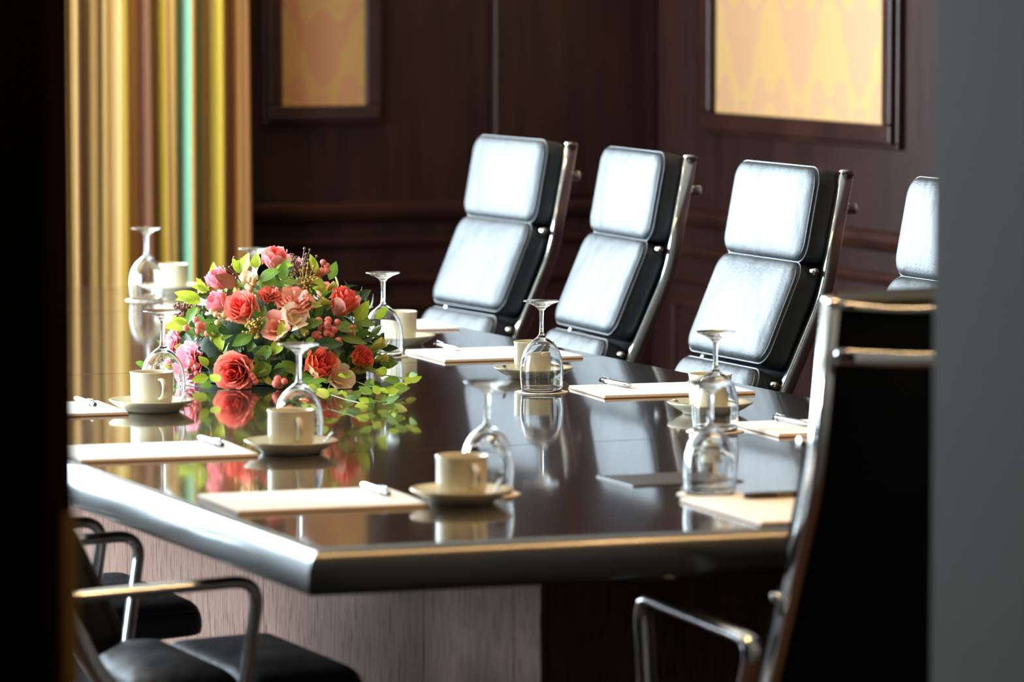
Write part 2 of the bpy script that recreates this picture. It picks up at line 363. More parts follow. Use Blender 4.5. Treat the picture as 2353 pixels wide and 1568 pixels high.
# wainscot mouldings (profile bars)
def moulding(name, axis, s, e, z0, z1, d, wallpos, mat=None):
    """rounded rail on a wall"""
    prof = [(0, z0), (d*.45, z0), (d*.75, z0+(z1-z0)*.2), (d, z0+(z1-z0)*.55), (d, z1-(z1-z0)*.12), (d*.8, z1), (0, z1)]
    bm = B(); A_, B_ = [], []
    for p, z in prof:
        if axis == 'Y': A_.append(bm.verts.new((s, wallpos-p, z))); B_.append(bm.verts.new((e, wallpos-p, z)))
        else: A_.append(bm.verts.new((wallpos-p, s, z))); B_.append(bm.verts.new((wallpos-p, e, z)))
    n = len(prof)
    for i in range(n): bm.faces.new((A_[i], A_[(i+1) % n], B_[(i+1) % n], B_[i]))
    bm.faces.new(A_[::-1]); bm.faces.new(B_)
    return struct(link(name, bm, mat or M['mahogany_trim'], smooth=False))
moulding('trim_2', 'Y', 3.9, XR-.045, .815, .87, .045, YB)
moulding('trim_3', 'Y', 3.9, XR-.045, .735, .765, .02, YB)
moulding('trim_4', 'X', YI, YB, .795, .85, .045, XR)
moulding('trim_5', 'X', YI, YB, .70, .735, .02, XR)
moulding('trim_6', 'X', YI, YB, .62, .64, .014, XR)
moulding('trim_7', 'Y', 3.9, XR-.045, .62, .645, .014, YB)
moulding('baseboard_back', 'Y', 3.9, XR-.045, 0.0, .14, .03, YB)
moulding('baseboard_right', 'X', YI, YB, 0.0, .14, .03, XR)
# broad flat pilaster beside the corner and lower wall fields
bm = B(); box(bm, (5.165, YB-.035, .875), (XR-.001, YB-.0, H)); struct(link('trim_8', bm, M['mahogany'], smooth=False, bevel=.006))
def field(name, axis, s, e, z0, z1, wallpos):
    bm = B(); t = .03; d = .012
    for (a, b_, p, q) in ((s, e, z0, z0+t), (s, e, z1-t, z1), (s, s+t, z0+t, z1-t), (e-t, e, z0+t, z1-t)):
        if axis == 'Y': box(bm, (a, wallpos-d, p), (b_, wallpos, q))
        else: box(bm, (wallpos-d, a, p), (wallpos, b_, q))
    return struct(link(name, bm, M['mahogany_trim'], smooth=False, bevel=.004))
field('trim_9', 'Y', 4.45, 5.05, .2, .58, YB); field('trim_10', 'Y', 5.15, 5.6, .2, .58, YB)
for i, (s, e) in enumerate(((11.55, 12.6), (10.3, 11.4), (9.05, 10.15), (7.8, 8.9))):
    field('trim_%d' % (11+i), 'X', s, e, .2, .58, XR)

# framed damask panels
def framed(name, axis, s, e, z0, z1, fw, fd, wallpos, dm, fm, label):
    r_ = root(name, ((s+e)/2, wallpos, z0) if axis == 'Y' else (wallpos, (s+e)/2, z0), 0, label, 'wall panel')
    w2 = (e-s)/2; h = z1-z0
    def bx(bm, a, b_, p, q, d0, d1):
        if axis == 'Y': box(bm, (a, -d1, p), (b_, -d0, q))
        else: box(bm, (-d1, a, p), (-d0, b_, q))
    bm = B(); bx(bm, -w2, w2, 0, h, .0005, .012); link('damask_panel', bm, dm, r_, smooth=False)
    bm = B()
    for (a, b_, p, q) in ((-w2-fw, w2+fw, -fw, 0), (-w2-fw, w2+fw, h, h+fw), (-w2-fw, -w2, 0, h), (w2, w2+fw, 0, h)):
        bx(bm, a, b_, p, q, .0005, fd)
    link('frame', bm, fm, r_, smooth=False, bevel=.006)
    bm = B(); t = .014
    for (a, b_, p, q) in ((-w2-fw-t, w2+fw+t, -fw-t, -fw), (-w2-fw-t, w2+fw+t, h+fw, h+fw+t), (-w2-fw-t, -w2-fw, -fw, h+fw), (w2+fw, w2+fw+t, -fw, h+fw)):
        bx(bm, a, b_, p, q, .0005, fd*.55)
    link('outer_bead', bm, M['mahogany_trim'], r_, smooth=False, bevel=.005)
    return r_
framed('framed_damask_panel', 'Y', 4.492, 4.757, 1.16, 2.35, .042, .03, YB, M['damask_back'], M['darkframe'], 'narrow gold damask panel in a dark frame beside the curtain')
framed('framed_damask_panel', 'X', 11.145, 12.27, 1.142, 2.35, .052, .04, XR, M['damask_right'], M['mahogany_trim'], 'wide gold damask panel in a mahogany frame above the chairs')

# curtain
def curtain():
    bm = B(); uvl = bm.loops.layers.uv.new('uv'); nx, nz = 360, 14; x0, x1 = 3.45, 4.412; H0, H1 = .02, 2.99
    rnd = random.Random(4); ph = [rnd.uniform(0, 6.28) for _ in range(8)]
    V = []
    for j in range(nz+1):
        z = H0+(H1-H0)*j/nz; row = []
        for i in range(nx+1):
            u = i/nx; x = x0+(x1-x0)*u
            y = .030*sin(u*2*pi*13+ph[0]+.5*sin(u*9+ph[1])) + .016*sin(u*2*pi*23+ph[2]+z*.35) + .012*sin(u*2*pi*6+ph[3]+z*.25)
            x += .006*sin(z*1.3+u*20+ph[4])*(1-z/3)
            row.append(bm.verts.new((x-3.93, y, z)))
        V.append(row)
    for j in range(nz):
        for i in range(nx):
            f = bm.faces.new((V[j][i], V[j][i+1], V[j+1][i+1], V[j+1][i]))
            for l, (a, b_) in zip(f.loops, ((i, j), (i+1, j), (i+1, j+1), (i, j+1))): l[uvl].uv = (a/nx, b_/nz)
    # edge stripes: stripe ramp covers u .38..1
    o = link('curtain', bm, M['curtain'], loc=(3.874, YB-.16, 0)); md = o.modifiers.new('thick', 'SOLIDIFY'); md.thickness = .003
    tag(o, 'long gold, brown and aqua striped curtain hanging beside the window', 'curtain'); return o
# map stripes to true place: u for x=3.84 is (3.84-3.45)/.962
for e in M['curtain'].node_tree.nodes:
    if e.type == 'VALTORGB':
        for el in e.color_ramp.elements:
            if el.position > .3799: el.position = .405+(el.position-.38)/.62*.595
curtain()
r_ = root('curtain_rail', (3.2, YB-.10, 3.01), 0, 'dark curtain rail under the ceiling carrying the striped curtain', 'curtain rail')
bm = B(); sweep(bm, [(-2.9, -.06, 0), (1.25, -.06, 0)], .014); link('rod', bm, M['brass'], r_)
for x in (-2.8, 1.15):
    bm = B(); box(bm, (x-.012, -.06, -.012), (x+.012, .0999, .012)); link('bracket', bm, M['brass'], r_, smooth=False, bevel=.003)

# downlights in the ceiling
first = None
names = ['over the near left table corner', 'over the near right table corner', 'left of the table centre line, second row', 'right of the table centre line, second row', 'left of the table centre line, third row', 'right of the table centre line, third row', 'left of the table centre line, furthest row', 'right of the table centre line, furthest row',
         'nearest the room corner', 'above the nearer row of chairs', 'in front of the narrow damask panel', 'added to brighten the striped curtain', 'in front of the wide damask panel', 'added in the corridor to brighten the left jamb']
for i, (x, y, p) in enumerate(DOWNLIGHTS):
    lb = 'small round ceiling downlight '+names[i]
    if first is None:
        first = root('ceiling_downlight', (x, y, H), 0, lb, 'ceiling light', 'ceiling downlights')
        bm = B(); lathe(bm, [(.034, -.0005), (.055, -.0005), (.055, -.006), (.042, -.010), (.034, -.006)], 32, close=True); link('rim', bm, M['canmetal'], first)
        bm = B(); lathe(bm, [(0, -.003), (.033, -.003), (.033, -.0005), (0, -.0005)], 32); link('lens', bm, M['lens'], first)
    else: dup(first, (x, y, H), 0, lb)
    l = bpy.data.lights.new('downlight_lamp', 'SPOT'); l.energy = p; l.color = WARM; l.spot_size = R(95); l.spot_blend = .6; l.shadow_soft_size = .03
    o = bpy.data.objects.new('downlight_lamp', l); o.location = (x, y, H-.02); COL.objects.link(o)

# added warm linear light, gives the near table edge its gold highlight
t = root('added_linear_light', (3.35, 5.90, H), 0, 'long slim warm light added above the near table end for its gold edge highlight', 'ceiling light')
bm = B(); box(bm, (-1.18, -.04, -.05), (1.18, .04, -.0005)); link('housing', bm, M['canmetal'], t, smooth=False, bevel=.004)
bm = B(); box(bm, (-1.15, -.025, -.056), (1.15, .025, -.0505)); link('diffuser', bm, M['lens'], t, smooth=False)

# ------------------------------------------------------------------ table
def table():
    t = root('conference_table', (3.085, 8.7, 0), 0, 'long dark glossy conference table on a pinkish grey wooden base', 'table')
    ox, oy = 3.085, 8.7
    out = [(2.257, 6.233), (3.915, 6.152), (3.912, 11.235), (3.085, 11.60), (2.255, 11.235)]
    out = [(x-ox, y-oy) for x, y in out]
    def offset(poly, d):
        n = len(poly); res = []
        for i in range(n):
            p0, p1, p2 = Vector(poly[i-1]), Vector(poly[i]), Vector(poly[(i+1) % n])
            a = (p1-p0).normalized(); b_ = (p2-p1).normalized(); na, nb = Vector((a.y, -a.x)), Vector((b_.y, -b_.x))
            k = (na+nb); k = k/(k.dot(na)); res.append(tuple(p1+k*d))
        return res
    zt, zb = .74, .672
    # top surface (slab), near edges: edging bar around
    bm = B(); n = len(out)
    A_ = [bm.verts.new((*p, zt)) for p in out]; C_ = [bm.verts.new((*p, zb+.003)) for p in out]
    bm.faces.new(A_); bm.faces.new(C_[::-1])
    for i in range(n): bm.faces.new((A_[i], C_[i], C_[(i+1) % n], A_[(i+1) % n]))
    link('tabletop', bm, M['table'], t, smooth=False)
    prof = [(0.0002, zt), (.0015, zt-.0004)]
    prof += [(.003+.042*(sin(a)-sin(R(22))), zt-.0015-.042*(cos(R(22))-cos(a))) for a in [R(k) for k in range(22, 91, 6)]]
    prof += [(.031, zb+.010), (.029, zb+.004), (.024, zb), (0.0002, zb)]
    bm = B(); rings = [[bm.verts.new((*p, z)) for p in offset(out, d)] for d, z in prof]
    for A2, B2 in zip(rings, rings[1:]+rings[:1]):
        for i in range(n): bm.faces.new((A2[i], A2[(i+1) % n], B2[(i+1) % n], B2[i]))
    o = link('edging', bm, M['edging'], t, smooth=True)
    o.modifiers.new('es', 'EDGE_SPLIT').split_angle = R(40)
    # inlaid seam lines across the top
    for y in (7.42-oy, 9.02-oy, 10.6-oy):
        bm = B(); box(bm, (-.826, y-.0008, zt-.001), (.826, y+.0008, zt+.0002)); link('inlay_line', bm, M['blackwood'], t, smooth=False)
    # base: separate vertical boards
    bx0, bx1, by0, by1 = 2.80, 3.37, 6.70, 11.0
    bm = B(); box(bm, (bx0+.012-ox, by0+.012-oy, .0), (bx1-.012-ox, by1-.012-oy, zb)); link('pedestal_core', bm, M['blackwood'], t, smooth=False)
    ys = [by0, by0+.115, by0+.52, by0+1.35, by0+2.2, by0+3.05, by1]
    for k, (s, e) in enumerate(zip(ys, ys[1:])):
        for xs in ((bx0, bx0+.0115), (bx1-.0115, bx1)):
            bm = B(); box(bm, (xs[0]-ox, s+.001-oy, .06), (xs[1]-ox, e-.001-oy, zb-.0005)); link('pedestal_board', bm, M['oak'], t, smooth=False, bevel=.0012)
    for ya, yb in ((by0, by0+.0115), (by1-.0115, by1)):
        bm = B(); box(bm, (bx0+.013-ox, ya-oy, .06), (bx1-.013-ox, yb-oy, zb-.0005)); link('pedestal_end', bm, M['oak'], t, smooth=False)
    bm = B(); box(bm, (2.90-ox, 6.80-oy, 0), (3.27-ox, 10.9-oy, .001)); bm.free()
    return t
table()
ZT = .74
# flush cable flap
bm = B(); box(bm, (-.10, -.075, .0), (.10, .075, .0022)); o = link('cable_flap', bm, M['flap'], smooth=False, loc=(3.085, 6.83, ZT+.0003), bevel=.0015)
tag(o, 'thin grey metal cable flap lying flush in the near table end', 'cable flap')

# ------------------------------------------------------------------ chair (faces +Y, origin on floor)
RAIL = [(-.42, 1.138), (-.37, .875), (-.276, .67), (-.185, .475), (-.12, .415), (-.02, .405), (.24, .425)]
def cushion(w_, h_, th, r_, puff, seed=0):
    """cushion in local XY (x width, y height), front toward +Z"""
    bm = B(); base = rr(w_, h_, r_, 9); n = len(base); rnd = random.Random(seed)
    steps = [(.0, th+puff), (.35, th+puff*.97), (.6, th+puff*.88), (.78, th+puff*.70), (.88, th+puff*.48), (.935, th+puff*.20), (.965, th-.002), (.988, th-.009), (1.0, th-.020), (1.0, .014), (.985, .003), (.95, 0), (0, 0)]
    rings = []
    for s, z in steps:
        if s == 0: rings.append([bm.verts.new((0, 0, z))]); continue
        k = []
        for (x, y) in base:
            # inset by fixed-ish margin rather than pure scale near the edge
            m_ = (1-s)
            k.append(bm.verts.new((x*(1-m_), y*(1-m_*1.0), z)))
        rings.append(k)
    for A_, B_ in zip(rings, rings[1:]):
        for i in range(n):
            j = (i+1) % n
            q = [A_[0] if len(A_) == 1 else A_[i], A_[0] if len(A_) == 1 else A_[j], B_[0] if len(B_) == 1 else B_[j], B_[0] if len(B_) == 1 else B_[i]]
            u = []
            for v in q:
                if v not in u: u.append(v)
            bm.faces.new(u)
    return bm
def place_between(bm, p0, p1, off):
    """map cushion local (x, y height, z out) onto segment p0(top) p1(bottom) of the yz profile; out = chair front"""
    p0, p1 = Vector((0, *p0)), Vector((0, *p1)); c_ = (p0+p1)/2; up = (p0-p1).normalized(); out = Vector((1, 0, 0)).cross(up); out = -out if out.y < 0 and abs(out.y) > abs(out.z) else out
    if out.z < 0 and abs(out.z) > abs(out.y): out = -out
    mt = Matrix(((1, up.x, out.x, c_.x), (0, up.y, out.y, c_.y), (0, up.z, out.z, c_.z), (0, 0, 0, 1)))
    mt = mt @ Matrix.Translation((0, 0, off)); return mt
def make_chair(loc, rz, label):
    t = root('office_chair', loc, rz, label, 'chair', 'black leather conference chairs')
    path = smooth_path([(0, y, z) for y, z in RAIL], .05, 6)
    for sx in (-1, 1):
        bm = B(); sweep(bm, [Vector((sx*.216, p.y, p.z)) for p in path], .0095, .0155, 24, side=(1, 0, 0), ex=.4); ra = link('side_rail', bm, M['chrome'], t)
        bm = B(); sweep(bm, [(sx*.216, -.42, 1.136), (sx*.216, -.4212, 1.143), (sx*.216, -.4215, 1.1455)], .0105, .0165, 24, side=(1, 0, 0), ex=.55, taper=lambda q: 1-.25*q*q); link('rail_cap', bm, M['chrome'], ra)
        for (y, z) in ((-.351, .93), (-.258, .69)):
            bm = B(); sweep(bm, [(sx*.198, y+.008, z), (sx*.2285, y+.008, z)], .0075, n=14); link('bolt', bm, M['chrome'], ra)
        # U loop arm
        arm = smooth_path([(sx*.20, -.15, .372), (sx*.302, -.25, .374), (sx*.302, -.355, .617), (sx*.302, .05, .632), (sx*.302, .012, .375), (sx*.20, .0, .372)], .045, 8)
        bm = B(); sweep(bm, arm, .0160, .0098, 18, side=(1, 0, 0)); link('armrest', bm, M['tube'], t)
    # sheet between the rails
    bm = B(); A_ = []
    for p in path[:]:
        A_.append([bm.verts.new((x, p.y, p.z)) for x in (-.207, -.1, 0, .1, .207)])
    for a, b_ in zip(A_, A_[1:]):
        for i in range(4): bm.faces.new((a[i], a[i+1], b_[i+1], b_[i]))
    o = link('membrane', bm, M['mesh'], t); md = o.modifiers.new('t', 'SOLIDIFY'); md.thickness = .005; md.offset = 0
    # cushions
    for k, (p0, p1) in enumerate((((-.418, 1.142), (-.380, .938)), ((-.376, .928), (-.284, .712)), ((-.279, .700), (-.185, .500)))):
        h_ = (Vector(p0)-Vector(p1)).length
        mt = place_between(None, p0, p1, .001)
        bm = cushion(.41, h_, .060, .038, .012, k); bm.transform(mt); cu = link('back_cushion', bm, M['leather'], t)
        for dz, ins in ((.057, .006), (.050, .0005)):
            bm = B(); pts = [mt @ Vector((x, y, dz)) for x, y in rr(.41-2*ins, h_-2*ins, .038, 8)]
            sweep(bm, pts, .0018, n=6, closed=True); link('piping', bm, M['piping'], cu)
    for k, (y0, y1) in enumerate(((-.135, .058), (.059, .256))):
        mt = Matrix.Translation((0, (y0+y1)/2, .402+.006*k)) @ Matrix.Rotation(R(2), 4, 'X')
        bm = cushion(.49 if k else .47, y1-y0, .046, .035, .022 if k else .034, 7+k); bm.transform(mt); cu = link('seat_cushion', bm, M['leather'], t)
        bm = B(); pts = [mt @ Vector((x, y, .046)) for x, y in rr((.49 if k else .47)-.012, y1-y0-.012, .033, 8)]; sweep(bm, pts, .0018, n=6, closed=True); link('piping', bm, M['piping'], cu)
    # top spreader, push bar, seat support
    bm = B(); sweep(bm, smooth_path([(-.205, -.422, 1.135), (-.12, -.428, 1.125), (.12, -.428, 1.125), (.205, -.422, 1.135)], .05), .006, .0055, 10, side=(0, 1, 0)); link('spreader', bm, M['chrome'], t)
    bm = B(); sweep(bm, smooth_path([(-.213, -.412, 1.062), (-.205, -.452, 1.062), (-.1, -.466, 1.055), (.1, -.466, 1.055), (.205, -.452, 1.062), (.213, -.412, 1.062)], .03), .0125, .006, 12, side=(0, 0, 1)); link('push_bar', bm, M['chrome'], t)
    bm = B(); sweep(bm, [(-.3, 0.0, .385), (.3, 0.0, .385)], .014, .008, 12, side=(0, 1, 0)); sweep(bm, [(-.25, -.12, .385), (.25, -.12, .385)], .012, .008, 12, side=(0, 1, 0)); box(bm, (-.05, -.14, .33), (.05, .03, .38)); link('seat_support', bm, M['chrome'], t)
    bm = B(); lathe(bm, [(0, .10), (.032, .10), (.032, .2), (.025, .21), (.025, .33), (0, .33)], 24, c=(0, -.05, 0)); link('column', bm, M['chrome'], t)
    for i in range(5):
        a = i*2*pi/5+.3; dx, dy = cos(a), sin(a)
        bm = B(); sweep(bm, [(dx*.02, -.05+dy*.02, .115), (dx*.14, -.05+dy*.14, .10), (dx*.27, -.05+dy*.27, .075)], .013, .011, 10); lg = link('leg', bm, M['chrome'], t)
        bm = B()
        for s in (-1, 1):
            cx, cy_ = dx*.27-dy*.014*s, -.05+dy*.27+dx*.014*s
            sweep(bm, [(cx-dy*.009*s*-1, cy_+dx*.009*s*-1, .0262), (cx-dy*.009*s, cy_+dx*.009*s, .0262)], .026, n=18)
        link('caster', bm, M['caster'], lg)
    return t
c0 = make_chair((3.955, 10.50, 0), R(93.5), 'black leather chair at the far side, furthest of the row')
dup(c0, (3.955, 9.79, 0), R(86.5), 'black leather chair second furthest along the far side')
dup(c0, (3.945, 8.97, 0), R(90), 'black leather chair in the far row left of the near high-backed chair')
dup(c0, (3.955, 8.16, 0), R(90), 'black leather chair half hidden behind the grey door jamb on the right')
near = dup(c0, (3.118, 6.285, 0), 0, 'black high-backed chair seen from behind at the near table end')
for ch in near.children:                     # its gas lift is set a little lower
    if ch.name.split('.')[0] not in ('column', 'leg'): ch.location.z -= .033 if not ch.name.startswith('armrest') else .006
dup(c0, (2.268, 6.985, 0), R(-90), 'black chair tucked under the left table edge, nearest the doorway')
dup(c0, (2.268, 7.80, 0), R(-90), 'black chair tucked under the left table edge, second from the doorway')

# ------------------------------------------------------------------ table setting
def mk_glass(loc, label):
    # upside down wine glass: rim on the coaster, foot in the air; the bowl is a thin shell
    t = root('wine_glass', loc, 0, label, 'glass', 'upturned wine glasses on coasters')
    outer = [(.0405, 0), (.0415, .010), (.0430, .028), (.0432, .045), (.0410, .063), (.0360, .080), (.0280, .093), (.0170, .103), (.0090, .1085), (.0052, .113)]
    inner = [(.0385, .099-.099+.0), (.0402, .010), (.0417, .028), (.0419, .045), (.0396, .062), (.0345, .078), (.0262, .0905), (.0150, .0995), (.0060, .1030), (0, .104)]
    rim = [(.0393, -.0003)]
    foot = [(.0043, .125), (.0043, .150), (.0052, .160), (.0100, .1665), (.0200, .1725), (.0300, .1762), (.0362, .1785), (.0368, .1797), (.0360, .1805), (.0180, .1795), (0, .1792)]
    prof = [(r_, z) for r_, z in reversed(inner)] + rim + outer
    prof[-len(outer)-1] = (.0396, 0)
    bm = B(); lathe(bm, prof+foot, 64); o = link('glass_body', bm, M['glass'], t); return t
def mk_cup(loc, rz, label):
    """handle toward local -Y"""
    t = root('coffee_cup', loc, rz, label, 'cup', 'cream coffee cups')
    pr = [(0, .0035), (.026, .0035), (.027, 0), (.031, 0), (.034, .004), (.0385, .012)]
    for k in range(13):
        z = .030+k*.0026; pr += [(.0400+(.0005 if k % 2 == 0 else -.0002), z)]
    pr += [(.0403, .0635), (.0412, .0665), (.0415, .068), (.0405, .0688), (.0385, .0675), (.0378, .062), (.0370, .02), (.034, .009), (.02, .007), (0, .007)]
    bm = B(); lathe(bm, pr, 64); link('cup_body', bm, M['ceramic'], t)
    bm = B(); sweep(bm, smooth_path([(0, -.0395, .056), (0, -.052, .057), (0, -.064, .048), (0, -.064, .034), (0, -.052, .022), (0, -.0385, .020)], .012, 5), .0055, .0035, 12, side=(1, 0, 0)); link('handle', bm, M['ceramic'], t)
    return t
def mk_saucer(loc, rz, label):
    t = root('saucer', loc, rz, label, 'saucer', 'cream saucers')
    pr = [(0, .003), (.046, .003), (.047, 0), (.052, 0), (.054, .004), (.066, .010), (.077, .0175), (.081, .0205), (.0818, .0222), (.0805, .0228), (.074, .0198), (.062, .0125), (.050, .0085), (.036, .0075), (.033, .0062), (0, .0062)]
    bm = B(); lathe(bm, pr, 72); link('saucer_dish', bm, M['ceramic'], t); return t
def mk_spoon(loc, rz, label):
    """lies on saucer; bowl at origin side, handle tip resting over the rim. local: handle along +X"""
    t = root('teaspoon', loc, rz, label, 'spoon', 'steel teaspoons')
    bm = B(); pts = [(-.004, 0, .0015), (.02, 0, .004), (.05, 0, .0135), (.085, 0, .0235)]
    sweep(bm, smooth_path(pts, .02, 6), .0032, .0011, 10, side=(0, 1, 0), taper=lambda s: .55+.75*s); link('handle', bm, M['steel'], t)
    bm = B(); n = 12; rings = []
    for i in range(n+1):
        s = i/n; x = -.036+.034*s; wd = .0105*sqrt(max(0, 1-(2*s-1)**2))+.0003
        rings.append([bm.verts.new((x, wd*k/4, .0015+.0035*(k/4)**2*(wd/.0105)+.003*(1-wd/.0105))) for k in range(-4, 5)])
    for a, b_ in zip(rings, rings[1:]):
        for i in range(8): bm.faces.new((a[i], a[i+1], b_[i+1], b_[i]))
    o = link('bowl', bm, M['steel'], t); md = o.modifiers.new('t', 'SOLIDIFY'); md.thickness = .0011; md.offset = 1
    return t
def mk_coaster(loc, label):
    bm = B(); lathe(bm, [(0, 0), (.0515, 0), (.053, .0006), (.0515, .0013), (0, .0013)], 72, wob=lambda a, r_, z: (.0012*sin(a*18) if r_ > .04 else 0))
    o = link('coaster', bm, M['coaster'], loc=loc); tag(o, label, 'coaster', 'scalloped paper coasters'); return o
def mk_pad(loc, rz, w_, d_, label):
    t = root('notepad', loc, rz, label, 'notepad', 'white notepads')
    bm = B(); box(bm, (-w_/2-.001, -d_/2-.001, 0), (w_/2+.001, d_/2+.001, .0016)); link('backing_board', bm, M['board'], t, smooth=False)
    bm = B()
    for k in range(4): box(bm, (-w_/2+.0004*k, -d_/2+.0003*k, .0017+k*.0011), (w_/2-.0002*k, d_/2-.0004*k, .0017+(k+1)*.0011))
    link('paper_sheets', bm, M['paper'], t, smooth=False)
    return t
def mk_pen(loc, rz, label):
    """pen along local Y, tip toward +Y, lying"""
    t = root('ballpoint_pen', loc, rz, label, 'pen', 'silver ballpoint pens')
    def ly(bm, prof):
        b2 = B(); lathe(b2, prof, 16); b2.transform(Matrix.Rotation(-pi/2, 4, 'X')); me = bpy.data.meshes.new('x'); b2.to_mesh(me); b2.free(); bm.from_mesh(me); bpy.data.meshes.remove(me)
    r0 = .0055
    bm = B(); ly(bm, [(0, -.07), (.0035, -.07), (.0052, -.062), (r0, -.04), (r0, .0)]); ly(bm, [(r0, 0), (r0, .04), (.0040, .058), (.0014, .067), (.0004, .069), (0, .069)]); bmesh.ops.remove_doubles(bm, verts=bm.verts, dist=1e-5); bm.transform(Matrix.Translation((0, 0, r0))); link('barrel', bm, M['penmetal'], t)
    bm = B(); ly(bm, [(r0+.0001, -.054), (r0+.0006, -.053), (r0+.0006, -.048), (r0+.0001, -.047)]); bm.transform(Matrix.Translation((0, 0, r0))); bmesh.ops.translate(bm, verts=bm.verts, vec=(0, 0, .0)); link('ring', bm, M['penblack'], t)
    bm = B(); sweep(bm, smooth_path([(0, -.064, 2*r0-.0005), (0, -.062, 2*r0+.003), (0, -.026, 2*r0+.001)], .003, 4), .0018, .0008, 8, side=(1, 0, 0)); link('clip', bm, M['penmetal'], t)
    bm = B(); ly(bm, [(0, -.0775), (.0034, -.0765), (.0042, -.0735), (.0040, -.0702), (0, -.0702)]); bm.transform(Matrix.Translation((0, 0, r0))); link('push_button', bm, M['penblack'], t)
    return t

ZC = ZT+.0004                 # things on the table top
# places: side, glass, cup, pad rectangle centre, pen
L_ = 'left side of the table'; Rr = 'chair row side'
SET = {
 'front left place':  dict(g=(2.728, 6.750), c=(2.650, 6.665), pad=(2.432, 6.755, .312, .235, -3), pen=(2.553, 6.80, -2), side=0),
 'second left place': dict(g=(2.690, 7.540), c=(2.645, 7.455), pad=(2.420, 7.535, .312, .235, -4), pen=(2.541, 7.59, -1), side=0),
 'third left place':  dict(g=(2.700, 8.345), c=(2.645, 8.243), pad=(2.430, 8.31, .312, .235, -3), pen=(2.547, 8.36, -1), side=0),
 'nearest place on the chair row side': dict(g=(3.476, 7.497), c=(3.606, 7.80), pad=(3.70, 7.46, .312, .23, -4), pen=(3.634, 7.505, 181), side=1),
 'second place on the chair row side':  dict(g=(3.473, 8.307), c=(3.578, 8.60), pad=(3.70, 8.235, .312, .225, -5), pen=(3.638, 8.315, 182), side=1),
 'third place on the chair row side':   dict(g=(3.470, 9.185), c=(3.607, 9.45), pad=(3.70, 9.12, .312, .27, -3), pen=(3.640, 9.232, 182), side=1),
 'fourth place on the chair row side':  dict(g=(3.480, 10.06), c=(3.62, 10.28), pad=(3.735, 9.91, .312, .235, -4), pen=None, side=1),
 'furthest place on the chair row side': dict(g=(3.492, 10.92), c=(3.628, 11.13), pad=(3.745, 10.74, .30, .22, -4), pen=None, side=1),
}
DESC = {
 'front left place': ('wine glass behind the nearest cup', 'cup nearest the camera, at the near left corner of the table', 'nearest white notepad on the left table edge'),
 'second left place': ('wine glass in front of the flowers', 'cup in front of the flowers, second along the left side', 'second white notepad along the left table edge'),
 'third left place': ('wine glass left of the flowers', 'ribbed cup left of the flowers, third along the left side', 'white notepad left of the flowers cut by the door jamb'),
 'nearest place on the chair row side': ('wine glass on the right, seen behind the nearest glass', 'cup on the right nearest the near high-backed chair', 'notepad half hidden behind the near high-backed chair'),
 'second place on the chair row side': ('wine glass in the middle of the table, below the second chair', 'ribbed cup in the middle of the chair row side', 'notepad in front of the third chair of the row'),
 'third place on the chair row side': ('wine glass just right of the flowers', 'cup just right of the flowers', 'notepad right of the flowers below the second chair'),
 'fourth place on the chair row side': ('wine glass whose foot shows above the top of the flowers', 'cup hidden behind the flowers', 'notepad in front of the furthest chair'),
 'furthest place on the chair row side': ('wine glass furthest away, against the striped curtain', 'cup furthest away, behind the furthest wine glass', 'notepad furthest away, left of the flowers'),
}
g0 = c_0 = s0 = sp0 = co0 = pe0 = None
def put(src, maker, loc, rz, label):
    if src is None:
        o = maker(loc, rz, label); return o, o
    return src, dup(src, loc, rz, label)
for nm, d in SET.items():
    dg, dc, dp = DESC[nm]; cx, cy_ = d['c']; gx, gy = d['g']; rz = 0 if d['side'] == 0 else pi
    rz += R(random.Random(nm).uniform(-6, 6))
    c2 = dc.replace('ribbed ', '')
    co0, _ = put(co0, lambda l, r_, lb: mk_coaster(l, lb), (gx, gy, ZC), random.Random(nm).uniform(0, 6), 'paper coaster under the '+dg)
    g0, _ = put(g0, lambda l, r_, lb: mk_glass(l, lb), (gx, gy, ZC+.0017), 0, 'upturned '+dg)
    s0, _ = put(s0, mk_saucer, (cx, cy_, ZC), 0, 'saucer under the '+c2)
    c_0, _ = put(c_0, mk_cup, (cx, cy_, ZC+.0066), rz, 'cream '+dc)
    a = rz+R(38); sx, sy = (.047, -.026)
    ox, oy = sx*cos(rz)-sy*sin(rz), sx*sin(rz)+sy*cos(rz)
    sp0, _ = put(sp0, mk_spoon, (cx+ox*.92, cy_+oy*.92, ZC+.0096), rz+R(55), 'teaspoon by the '+c2.split(',')[0]+(', '+c2.split(', ')[1] if ', ' in c2 else ''))
    px, py, pw, pd, pr_ = d['pad']
    mk_pad((px, py, ZC), R(pr_), pw, pd, dp)
    if d['pen']:
        x, y, a = d['pen']; pe0, _ = put(pe0, mk_pen, (x, y, ZC+.0063), R(a), 'silver pen lying on the '+dp.replace('white ', ''))
